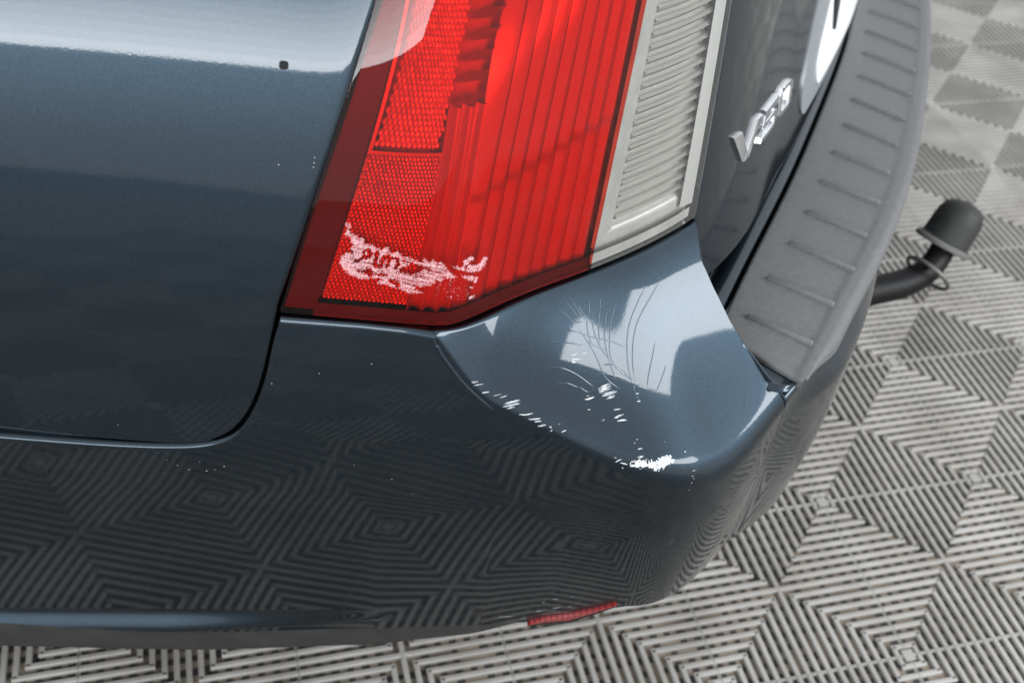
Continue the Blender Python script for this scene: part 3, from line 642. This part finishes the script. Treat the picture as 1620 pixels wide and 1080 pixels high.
# ---- positions of the wear and other marks: bumper grid (column, row), lamp (across, up), quarter panel (along, height)
SCRATCHES = [
    ([(221.78, 38.83), (227.39, 39.46)], 0.00144, 3),
    ([(223.07, 40.92), (227.09, 41.44), (231.86, 42.17)], 0.00130, 2),
    ([(228.83, 46.82), (231.1, 47.04), (234.31, 47.54)], 0.00101, 1),
    ([(236.44, 50.86), (242.26, 51.26)], 0.00044, 1),
    ([(240.16, 53.14), (243.07, 53.27), (246.34, 53.15)], 0.00095, 2),
    ([(241.46, 58.0), (248.49, 58.71), (254.95, 59.31)], 0.00409, 7),
    ([(244.24, 60.55), (249.83, 60.82)], 0.00095, 1),
    ([(251.91, 66.45), (255.63, 67.68), (262.0, 68.46)], 0.00095, 1),
    ([(257.32, 71.29), (262.45, 72.3), (267.62, 73.45)], 0.00192, 3),
    ([(261.78, 73.69), (266.8, 74.46)], 0.00074, 1),
    ([(263.34, 76.52), (267.05, 77.17), (270.44, 77.98)], 0.00163, 3),
    ([(270.7, 79.61), (272.56, 80.06)], 0.00185, 3),
    ([(271.17, 82.18), (272.43, 81.8)], 0.00134, 2),
    ([(276.19, 84.7), (278.69, 84.36)], 0.00104, 1),
    ([(275.52, 79.48), (276.61, 79.39)], 0.00045, 1),
    ([(299.85, 70.07), (304.99, 70.77), (309.47, 71.14)], 0.00638, 7),
    ([(301.72, 74.01), (311.58, 76.44)], 0.00321, 4),
    ([(303.63, 76.5), (309.88, 78.24)], 0.00267, 3),
    ([(291.66, 72.14), (297.94, 72.81)], 0.00159, 2),
    ([(293.2, 70.25), (295.2, 70.77)], 0.00085, 1),
    ([(320.93, 82.5), (322.59, 83.22)], 0.00086, 1),
    ([(320.17, 87.05), (322.12, 87.93)], 0.00129, 1),
    ([(289.14, 44.04), (294.66, 45.26)], 0.00126, 3),
    ([(289.3, 46.3), (296.61, 49.16)], 0.00147, 3),
    ([(289.64, 47.81), (292.57, 49.03)], 0.00231, 2),
    ([(296.78, 45.77), (300.23, 47.27)], 0.00084, 1),
    ([(305.97, 85.5), (311.26, 87.27)], 0.00160, 2),
    ([(305.39, 90.14), (310.96, 91.29)], 0.00229, 2),
    ([(306.15, 92.89), (311.59, 95.36)], 0.00115, 1),
    ([(291.85, 71.93), (297.48, 72.61)], 0.00113, 1),
    ([(297.87, 88.24), (299.84, 88.36)], 0.00069, 1),
    ([(292.0, 78.48), (293.5, 79.02)], 0.00068, 1),
    ([(299.11, 113.04), (300.5, 114.21)], 0.00137, 2),
    ([(299.69, 116.74), (301.43, 116.2), (302.81, 116.43)], 0.00114, 1),
    ([(301.99, 118.04), (305.3, 121.55)], 0.00168, 1),
    ([(302.67, 122.53), (303.26, 123.0)], 0.00138, 1),
    ([(310.05, 120.38), (312.24, 120.72), (314.53, 121.53)], 0.00229, 3),
    ([(306.2, 120.34), (309.91, 122.07)], 0.00137, 2),
    ([(311.84, 115.74), (314.29, 116.88)], 0.00084, 1),
    ([(312.91, 109.66), (313.85, 110.22)], 0.00091, 1),
    ([(311.23, 110.83), (311.75, 111.17)], 0.00076, 1),
    ([(325.95, 116.26), (326.33, 116.33)], 0.00061, 1),
    ([(333.12, 124.83), (333.87, 125.03)], 0.00100, 1),
    ([(298.26, 88.51), (299.63, 88.48)], 0.00090, 1),
    ([(307.14, 93.35), (311.2, 95.04)], 0.00151, 2),
    ([(304.95, 90.37), (307.38, 91.68)], 0.00090, 1),
    ([(333.92, 137.51), (336.15, 137.24)], 0.00109, 1),
    ([(333.35, 140.98), (334.24, 141.15)], 0.00117, 1),
    ([(333.21, 145.85), (333.71, 145.85)], 0.00086, 1),
    ([(332.7, 152.14), (333.14, 152.09)], 0.00078, 1),
    ([(334.2, 142.97), (334.59, 142.95)], 0.00054, 1),
    ([(310.21, 128.09), (311.12, 128.55)], 0.00107, 1),
    ([(278.62, 280.49), (281.57, 281.06)], 0.00122, 1),
    ([(284.99, 264.24), (287.83, 264.25)], 0.00136, 1),
    ([(285.48, 280.01), (290.07, 278.83)], 0.00156, 3),
    ([(254.06, 286.44), (268.27, 286.25)], 0.00123, 2),
    ([(271.31, 291.57), (275.29, 291.32)], 0.00088, 1),
    ([(280.66, 266.91), (281.71, 266.58)], 0.00086, 1),
    ([(293.27, 264.36), (294.66, 264.19)], 0.00068, 1),
    ([(292.7, 280.58), (295.83, 279.77)], 0.00086, 2),
]
CHIPPED = [[(306.02, 122.19), (308.81, 122.39), (311.3, 122.77), (314.81, 124.67), (312.57, 125.06), (318.0, 127.26), (319.95, 126.34), (322.19, 125.46), (325.29, 125.65), (326.3, 127.74), (328.05, 128.49), (325.63, 130.33), (322.22, 131.99), (321.17, 134.07), (318.92, 133.65), (315.32, 131.01), (313.25, 128.62), (308.84, 125.81)]]
CRACKS = [
    [(298.14, 30.14), (301.59, 39.58), (305.12, 52.22), (307.37, 65.6), (313.83, 76.48)],
    [(298.75, 32.37), (304.49, 43.52), (312.04, 50.28)],
    [(305.13, 29.09), (303.79, 34.34), (304.49, 43.52)],
    [(308.69, 27.69), (307.58, 35.13), (308.76, 45.31), (311.88, 55.98)],
    [(314.55, 26.9), (310.74, 37.75), (309.47, 45.61)],
    [(319.97, 26.9), (314.85, 38.01), (312.24, 49.65), (312.44, 64.33), (312.87, 74.81)],
    [(327.2, 25.52), (320.59, 34.49), (315.11, 48.04), (313.46, 55.98), (316.65, 65.62), (321.34, 73.7)],
    [(349.09, 22.19), (337.87, 32.07), (328.69, 44.15), (323.78, 57.3), (321.16, 72.08), (321.01, 79.0)],
    [(358.7, 23.56), (346.9, 31.5), (334.42, 42.94), (328.83, 52.87), (324.52, 66.49), (322.23, 76.42)],
    [(341.97, 55.33), (336.28, 65.24), (330.59, 74.93), (327.69, 81.46)],
    [(343.1, 70.42), (336.87, 78.25), (331.96, 84.11)],
    [(290.36, 29.85), (297.58, 33.92), (305.52, 39.8), (316.9, 47.36), (324.61, 54.63)],
    [(279.41, 32.09), (289.47, 36.77), (299.34, 42.06)],
    [(273.46, 45.16), (280.19, 47.01), (286.07, 50.99), (291.63, 56.91), (295.35, 62.08), (299.56, 68.44)],
    [(274.89, 56.34), (280.03, 56.69), (285.5, 59.19), (290.63, 63.65), (296.67, 62.65)],
    [(296.5, 63.3), (301.62, 61.39), (311.81, 66.27), (317.73, 71.41), (323.95, 78.61)],
    [(291.27, 63.93), (296.06, 68.94), (299.75, 67.8)],
    [(296.73, 13.1), (302.28, 27.69)],
    [(300.91, 19.22), (304.32, 29.13)],
    [(289.46, 17.11), (297.23, 29.12)],
    [(308.49, 20.55), (306.99, 28.09)],
    [(315.58, 21.01), (314.55, 26.9)],
    [(307.46, 57.58), (315.0, 61.12), (320.71, 73.43)],
    [(321.69, 76.96), (320.91, 83.67), (322.01, 88.92)],
    [(296.68, 28.25), (301.83, 29.54)],
    [(292.61, 11.67), (299.53, 26.01)],
    [(322.71, 78.19), (328.18, 81.97)],
]
REFLECTION_BEAD = [(198.62, 7.3), (201.31, 16.87), (206.8, 25.46), (214.29, 35.85), (223.39, 46.76), (232.95, 56.92), (236.94, 60.77)]
SPECKS = [(54.36, 28.84), (56.88, 35.0), (61.06, 38.2), (66.44, 38.07), (76.2, 36.79), (52.19, 22.1), (59.76, 25.63), (117.78, 3.95), (171.1, 111.13), (185.47, 121.43), (193.37, 133.55), (129.51, 26.99), (159.53, 40.06), (177.91, 30.73)]
SCUFF_OUTLINES = [[(0.0704, 0.2507), (0.0808, 0.248), (0.0838, 0.2387), (0.079, 0.2343), (0.0814, 0.2316), (0.0867, 0.2273), (0.094, 0.2219), (0.1021, 0.2193), (0.1165, 0.213), (0.1194, 0.2015), (0.134, 0.201), (0.1409, 0.1978), (0.1479, 0.1945), (0.1583, 0.1894), (0.1599, 0.1955), (0.1688, 0.1972), (0.1755, 0.1829), (0.1834, 0.1824), (0.1899, 0.1878), (0.202, 0.1767), (0.2254, 0.172), (0.2432, 0.165), (0.2499, 0.1711), (0.2647, 0.1638), (0.2687, 0.169), (0.2798, 0.1643), (0.2964, 0.1619), (0.2993, 0.1554), (0.3146, 0.1405), (0.3361, 0.1238), (0.3243, 0.1236), (0.3031, 0.126), (0.3039, 0.116), (0.2996, 0.116), (0.2867, 0.1224), (0.2874, 0.1074), (0.2777, 0.107), (0.2707, 0.1016), (0.2661, 0.0965), (0.2705, 0.0847), (0.2552, 0.0815), (0.2386, 0.0843), (0.2212, 0.0911), (0.2118, 0.0913), (0.1928, 0.099), (0.1718, 0.1032), (0.1695, 0.1061), (0.1788, 0.1122), (0.1758, 0.1182), (0.1551, 0.115), (0.1375, 0.1121), (0.1267, 0.1129), (0.108, 0.1211), (0.0968, 0.1301), (0.0895, 0.1416), (0.0832, 0.1491), (0.0833, 0.1674), (0.0951, 0.1748), (0.1058, 0.174), (0.1027, 0.1837), (0.0966, 0.187), (0.0991, 0.1953), (0.0933, 0.2065), (0.0887, 0.2129), (0.0885, 0.2197), (0.0827, 0.2191), (0.0767, 0.2223), (0.0772, 0.2321), (0.0783, 0.2371)], [(0.311, 0.16), (0.327, 0.1524), (0.3429, 0.1477), (0.3466, 0.1514), (0.3417, 0.1608), (0.3479, 0.1669), (0.3546, 0.171), (0.3646, 0.1655), (0.3679, 0.1561), (0.3557, 0.1579), (0.3558, 0.1499), (0.3738, 0.1407), (0.3871, 0.141), (0.3874, 0.1553), (0.4006, 0.1492), (0.3973, 0.1346), (0.3987, 0.1275), (0.3912, 0.1279), (0.3912, 0.1198), (0.374, 0.1245), (0.3543, 0.1352), (0.3329, 0.1459)], [(0.342, 0.127), (0.3714, 0.1151), (0.3865, 0.1057), (0.3831, 0.0926), (0.3724, 0.1025), (0.3567, 0.1156)], [(0.3729, 0.0892), (0.3806, 0.0831), (0.3775, 0.0804), (0.3731, 0.0841)], [(0.3757, 0.0564), (0.3788, 0.0624), (0.3874, 0.0591), (0.3886, 0.0527), (0.3832, 0.0545), (0.378, 0.052)], [(0.3672, 0.0702), (0.3708, 0.0703), (0.3701, 0.0664)]]
SCUFF_HOLES = [[(0.1205, 0.1817), (0.123, 0.19), (0.1334, 0.1911), (0.1433, 0.1821), (0.1432, 0.1701), (0.1357, 0.1632), (0.1248, 0.1641)], [(0.1386, 0.1452), (0.149, 0.1402), (0.1554, 0.1326), (0.1469, 0.1235), (0.138, 0.1349)], [(0.1196, 0.1359), (0.138, 0.1349), (0.1584, 0.1268), (0.1546, 0.1171), (0.139, 0.1247), (0.1228, 0.129)], [(0.3728, 0.1348), (0.378, 0.1343), (0.3845, 0.1278), (0.3811, 0.1261), (0.3743, 0.1305)], [(0.3474, 0.1512), (0.355, 0.1502), (0.3546, 0.1371), (0.3499, 0.1388)], [(0.376, 0.1009), (0.3771, 0.1085), (0.3804, 0.1066), (0.3794, 0.0968)], [(0.2056, 0.1491), (0.2287, 0.1584), (0.2555, 0.1478), (0.2502, 0.1357), (0.2192, 0.1319), (0.2049, 0.139)], [(0.1856, 0.116), (0.2011, 0.1163), (0.2203, 0.1014), (0.2131, 0.0925), (0.1939, 0.1074)], [(0.2508, 0.0996), (0.2678, 0.1027), (0.27, 0.0867), (0.2481, 0.0912)], [(0.1091, 0.1603), (0.1189, 0.1634), (0.1228, 0.1537), (0.1115, 0.1503)], [(0.2414, 0.159), (0.252, 0.1555), (0.2518, 0.1496), (0.2396, 0.153)]]
SCUFF_GROOVES = [([(0.1503, 0.1847), (0.1514, 0.1648), (0.152, 0.1527), (0.161, 0.1475), (0.167, 0.1481), (0.1654, 0.1641), (0.1673, 0.1753), (0.1761, 0.174), (0.179, 0.1592), (0.1788, 0.1471)], 0.0096), ([(0.1837, 0.1716), (0.1942, 0.1703), (0.2009, 0.1568), (0.1973, 0.1445)], 0.0081), ([(0.1125, 0.1556), (0.1224, 0.1618)], 0.0074), ([(0.1614, 0.1271), (0.1829, 0.127)], 0.0066), ([(0.2082, 0.1127), (0.2416, 0.105), (0.2686, 0.0926)], 0.0026), ([(0.193, 0.1238), (0.2226, 0.1179), (0.2573, 0.1061)], 0.0018), ([(0.2125, 0.082), (0.2294, 0.0897)], 0.0022), ([(0.208, 0.1652), (0.2319, 0.1586), (0.2693, 0.1445)], 0.0055), ([(0.2023, 0.1367), (0.2353, 0.1309), (0.2748, 0.121)], 0.0026)]
SCUFF_ISLANDS = [[(0.1265, 0.1834), (0.1294, 0.1837), (0.1321, 0.1749), (0.1291, 0.1746)]]
SCUFF_SPECK_AREA = [(0.2882, 0.1158), (0.3277, 0.1216), (0.3671, 0.0999), (0.3765, 0.0593), (0.36, 0.0633), (0.2976, 0.0756)]
DARK_MARK = [(-0.1245, 0.927), (-0.1175, 0.9276), (-0.1175, 0.9223), (-0.1235, 0.9214)]
PANEL_DOTS = [(-0.0976, 0.8586), (-0.0981, 0.8545), (-0.0986, 0.851), (-0.1254, 0.8507), (-0.2824, 0.5764)]
# ---- wear: scratches, flaked paint, cracks, scraped lens
BG = BP.copy()
for _ in range(2):
    _q = BG.copy(); _q[:, 9:-1] = (BG[:, 8:-2] + 2 * BG[:, 9:-1] + BG[:, 10:]) / 4; BG = _q
_du = np.gradient(BG, axis=1); _dv = np.gradient(BG, axis=0); BN = np.cross(_du, _dv); BN /= np.linalg.norm(BN, axis=2, keepdims=True) + 1e-12
BN *= np.where((BN @ np.array([.2, -.9, .3])) < 0, -1, 1)[..., None]
def bil(A, x, y):
    x = np.clip(x, 0, A.shape[0] - 1.001); y = np.clip(y, 0, A.shape[1] - 1.001); i = x.astype(int); j = y.astype(int); a = (x - i)[:, None]; b = (y - j)[:, None]
    return A[i, j] * (1 - a) * (1 - b) + A[i + 1, j] * a * (1 - b) + A[i, j + 1] * (1 - a) * b + A[i + 1, j + 1] * a * b
def on_bumper(x, y, off=0.):
    n = bil(BN, x, y); n /= np.linalg.norm(n, axis=1, keepdims=True); return bil(BG, x, y) + n * off, n
_tab = rng.rand(64, 64)
def vnoise(x, y):
    i = np.floor(x).astype(int); j = np.floor(y).astype(int); a = smooth01(x - i); b = smooth01(y - j); g = lambda p, q: _tab[p % 64, q % 64]
    return (g(i, j) * (1 - a) + g(i + 1, j) * a) * (1 - b) + (g(i, j + 1) * (1 - a) + g(i + 1, j + 1) * a) * b
def dense(L, step):
    L = np.array(L, float); sp = Spl(L) if len(L) > 2 else None; P, _ = on_bumper(L[:, 0], L[:, 1]); ln = np.sum(np.linalg.norm(np.diff(P, axis=0), axis=1)); n = max(5, int(ln / step))
    if sp: return sp(np.linspace(0, sp.t[-1], n))
    t = np.linspace(0, 1, n)[:, None]; return L[0] + (L[-1] - L[0]) * t
def ribbon(mb, L, width, shift=0., ragged=.7, off=.00035):
    D = dense(L, .0006); P, N = on_bumper(D[:, 0], D[:, 1]); T = tangents(P); W = np.cross(N, T); n = len(P); t = np.linspace(0, 1, n); sd = rng.rand() * 60
    tp = np.sqrt(np.clip(np.minimum(t * 5, (1 - t) * 3), 0, 1)); hw = width / 2 * tp * (1 - ragged + ragged * vnoise(np.arange(n) * .45 + sd, np.full(n, sd)) * 1.3)
    hw2 = width / 2 * tp * (1 - ragged + ragged * vnoise(np.arange(n) * .45 + sd + 30, np.full(n, sd)) * 1.3); c = P + W * shift
    mb.grid(np.array([c + W * hw[:, None] + N * off, c - W * hw2[:, None] + N * off]))
sm = MB()
for L, w_, n in SCRATCHES:
    if n == 1:
        ribbon(sm, L, max(w_ * .7, .0007)); ribbon(sm, L, max(w_ * .35, .0005), w_ * (rng.rand() - .5) * 1.4, .9)
    else:
        for k in range(n * 2):
            a = np.array(L, float); f0, f1 = sorted(rng.rand(2)); f0, f1 = f0 * .5, .5 + .5 * f1; q = np.array([a[0] + (a[-1] - a[0]) * f0, a[0] + (a[-1] - a[0]) * (f0 + f1) / 2, a[0] + (a[-1] - a[0]) * f1])
            ribbon(sm, q, w_ / n * (.35 + .7 * rng.rand()), (rng.rand() - .5) * w_, .85)
def inside(poly, X, Y):
    p = np.array(poly); r = np.zeros(X.shape, bool); j = len(p) - 1
    for i in range(len(p)):
        c = ((p[i, 1] > Y) != (p[j, 1] > Y)) & (X < (p[j, 0] - p[i, 0]) * (Y - p[i, 1]) / (p[j, 1] - p[i, 1] + 1e-12) + p[i, 0]); r ^= c; j = i
    return r
def raster(mb, fn, x0, x1, y0, y1, dx, dy, test):
    xs = np.arange(x0, x1, dx); ys = np.arange(y0, y1, dy); X, Y = np.meshgrid(xs, ys); keep = test(X + dx / 2, Y + dy / 2)
    jj, ii = np.nonzero(keep)
    if not len(ii): return
    V = []; a = xs[ii]; b = ys[jj]
    Q = np.stack([fn(a, b), fn(a + dx, b), fn(a + dx, b + dy), fn(a, b + dy)], axis=1).reshape(-1, 3); mb.add(Q, [(4 * k, 4 * k + 1, 4 * k + 2, 4 * k + 3) for k in range(len(ii))])
for pl in CHIPPED:
    p = np.array(pl); raster(sm, lambda a, b: on_bumper(a, b, .00035)[0], p[:, 0].min(), p[:, 0].max(), p[:, 1].min() - 1, p[:, 1].max() + 1, .18, .33,
        lambda X, Y: inside(pl, X + (vnoise(X * 1.3, Y * 1.1) - .5) * 2.2, Y + (vnoise(X * 1.7 + 9, Y * .9) - .5) * 3.0) & (vnoise(X * 2.1, Y * 1.4) > .16))
for x, y in SPECKS:
    th = np.linspace(0, 2 * np.pi, 8, endpoint=False); r = .0003 + .0005 * rng.rand(); P, N = on_bumper(np.array([x]), np.array([y])); u = unit(np.cross(N[0], [0, 0, 1.])); v = np.cross(N[0], u)
    sm.add(P[0] + N[0] * .0004 + r * (np.cos(th)[:, None] * u + .6 * np.sin(th)[:, None] * v), [tuple(range(8))])
sm.face = (.2, -.9, .3); so = sm.build('scratch_marks', M['scuff'], BUMP, smooth=False); so['kind'] = 'stuff'; so['label'] = 'white scratches and flaked paint on the bumper corner'
cm = MB()
def ridge(L, width, height):
    D = dense(L, .0012); P, N = on_bumper(D[:, 0], D[:, 1]); T = tangents(P); W = np.cross(N, T); n = len(P); t = np.linspace(0, 1, n); tp = np.clip(np.minimum(t * 8, (1 - t) * 8), .05, 1)[:, None]
    rows = []
    for o, h in ((-1, -.00002), (-.45, .55), (0, 1), (.45, .55), (1, -.00002)): rows.append(P + W * width / 2 * o * tp + N * (height * max(h, 0) * tp + (.00006 if h > 0 else -.00005)))
    cm.grid(np.array(rows))
for L in CRACKS: ridge(L, .0013, .00013)
cm.recalc = True; cm.face = (.2, -.9, .3); co = cm.build('paint_cracks', M['crackpaint'], BUMP, sharp=80); co['kind'] = 'stuff'; co['label'] = 'hairline cracks spreading through the bumper paint'
cm = MB(); ridge(REFLECTION_BEAD, .0045, .0011); cm.recalc = True; cm.face = (0, -1, .2); cm.build('fold_bead', M['paint'], BUMP, sharp=80)  # raised bead added so the fold shows a band of floor reflection
# scraped lens
lm = MB(); allp = np.vstack([np.array(p) for p in SCUFF_OUTLINES])
def seg_dist(X, Y, a, b):
    a = np.array(a); b = np.array(b); d = b - a; t = np.clip(((X - a[0]) * d[0] + (Y - a[1]) * d[1] * 1.4) / (d[0] ** 2 + d[1] ** 2 * 1.4 + 1e-12), 0, 1); return np.hypot(X - a[0] - d[0] * t, (Y - a[1] - d[1] * t) * .85)
def scuff_test(X, Y):
    jx = (vnoise(X * 520, Y * 420) - .5) * .006; jy = (vnoise(X * 520 + 17, Y * 420 + 5) - .5) * .008; XX, YY = X + jx, Y + jy
    r = np.zeros(X.shape, bool)
    for p in SCUFF_OUTLINES: r |= inside(p, XX, YY)
    for p in SCUFF_HOLES: r &= ~inside(p, XX, YY)
    for L, w_ in SCUFF_GROOVES:
        d = np.min([seg_dist(XX, YY, L[k], L[k + 1]) for k in range(len(L) - 1)], axis=0); r &= d > w_ * .5
    for p in SCUFF_ISLANDS: r |= inside(p, X, Y)
    sk = vnoise((X * .95 + Y * .30) * 60, (Y + X * .22) * 900); g = np.clip((X - .17) / .14, 0, 1); r &= ~((sk < .18 + .24 * g) & (X < .31)); r &= vnoise(X * 700, Y * 600) > .14
    sp = inside(SCUFF_SPECK_AREA, X, Y) & (vnoise(X * 460 + 3, Y * 380 + 8) > .90); return r | sp
raster(lm, lambda a, b: Lamp(a, b, -.0003), allp[:, 0].min() - .004, allp[:, 0].max() + .004, allp[:, 1].min() - .01, allp[:, 1].max() + .01, .00085, .00115, scuff_test)
lm.face = (.2, -.9, .2); lo = lm.build('scraped_lens', M['scrape'], TL, smooth=False); lo['kind'] = 'stuff'; lo['label'] = 'pale scraped patch on the red lens'
# small dark mark and grit on the quarter panel
qm = MB(); sp_ = np.array(DARK_MARK); c = sp_.mean(axis=0); th = np.linspace(0, 2 * np.pi, 16, endpoint=False); rx, rz = np.ptp(sp_[:, 0]) / 2, np.ptp(sp_[:, 1]) / 2
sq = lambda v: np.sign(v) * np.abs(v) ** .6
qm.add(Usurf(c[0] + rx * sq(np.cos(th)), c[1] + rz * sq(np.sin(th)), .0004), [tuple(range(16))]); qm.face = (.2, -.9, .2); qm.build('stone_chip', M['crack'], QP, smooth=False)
for s_, z_ in PANEL_DOTS:
    qm = MB(); th = np.linspace(0, 2 * np.pi, 8, endpoint=False); qm.add(Usurf(s_ + .0004 * np.cos(th), z_ + .0004 * np.sin(th), .0006), [tuple(range(8))]); qm.face = (.2, -.9, .2); qm.build('grit_speck', M['dust'], QP, smooth=False)
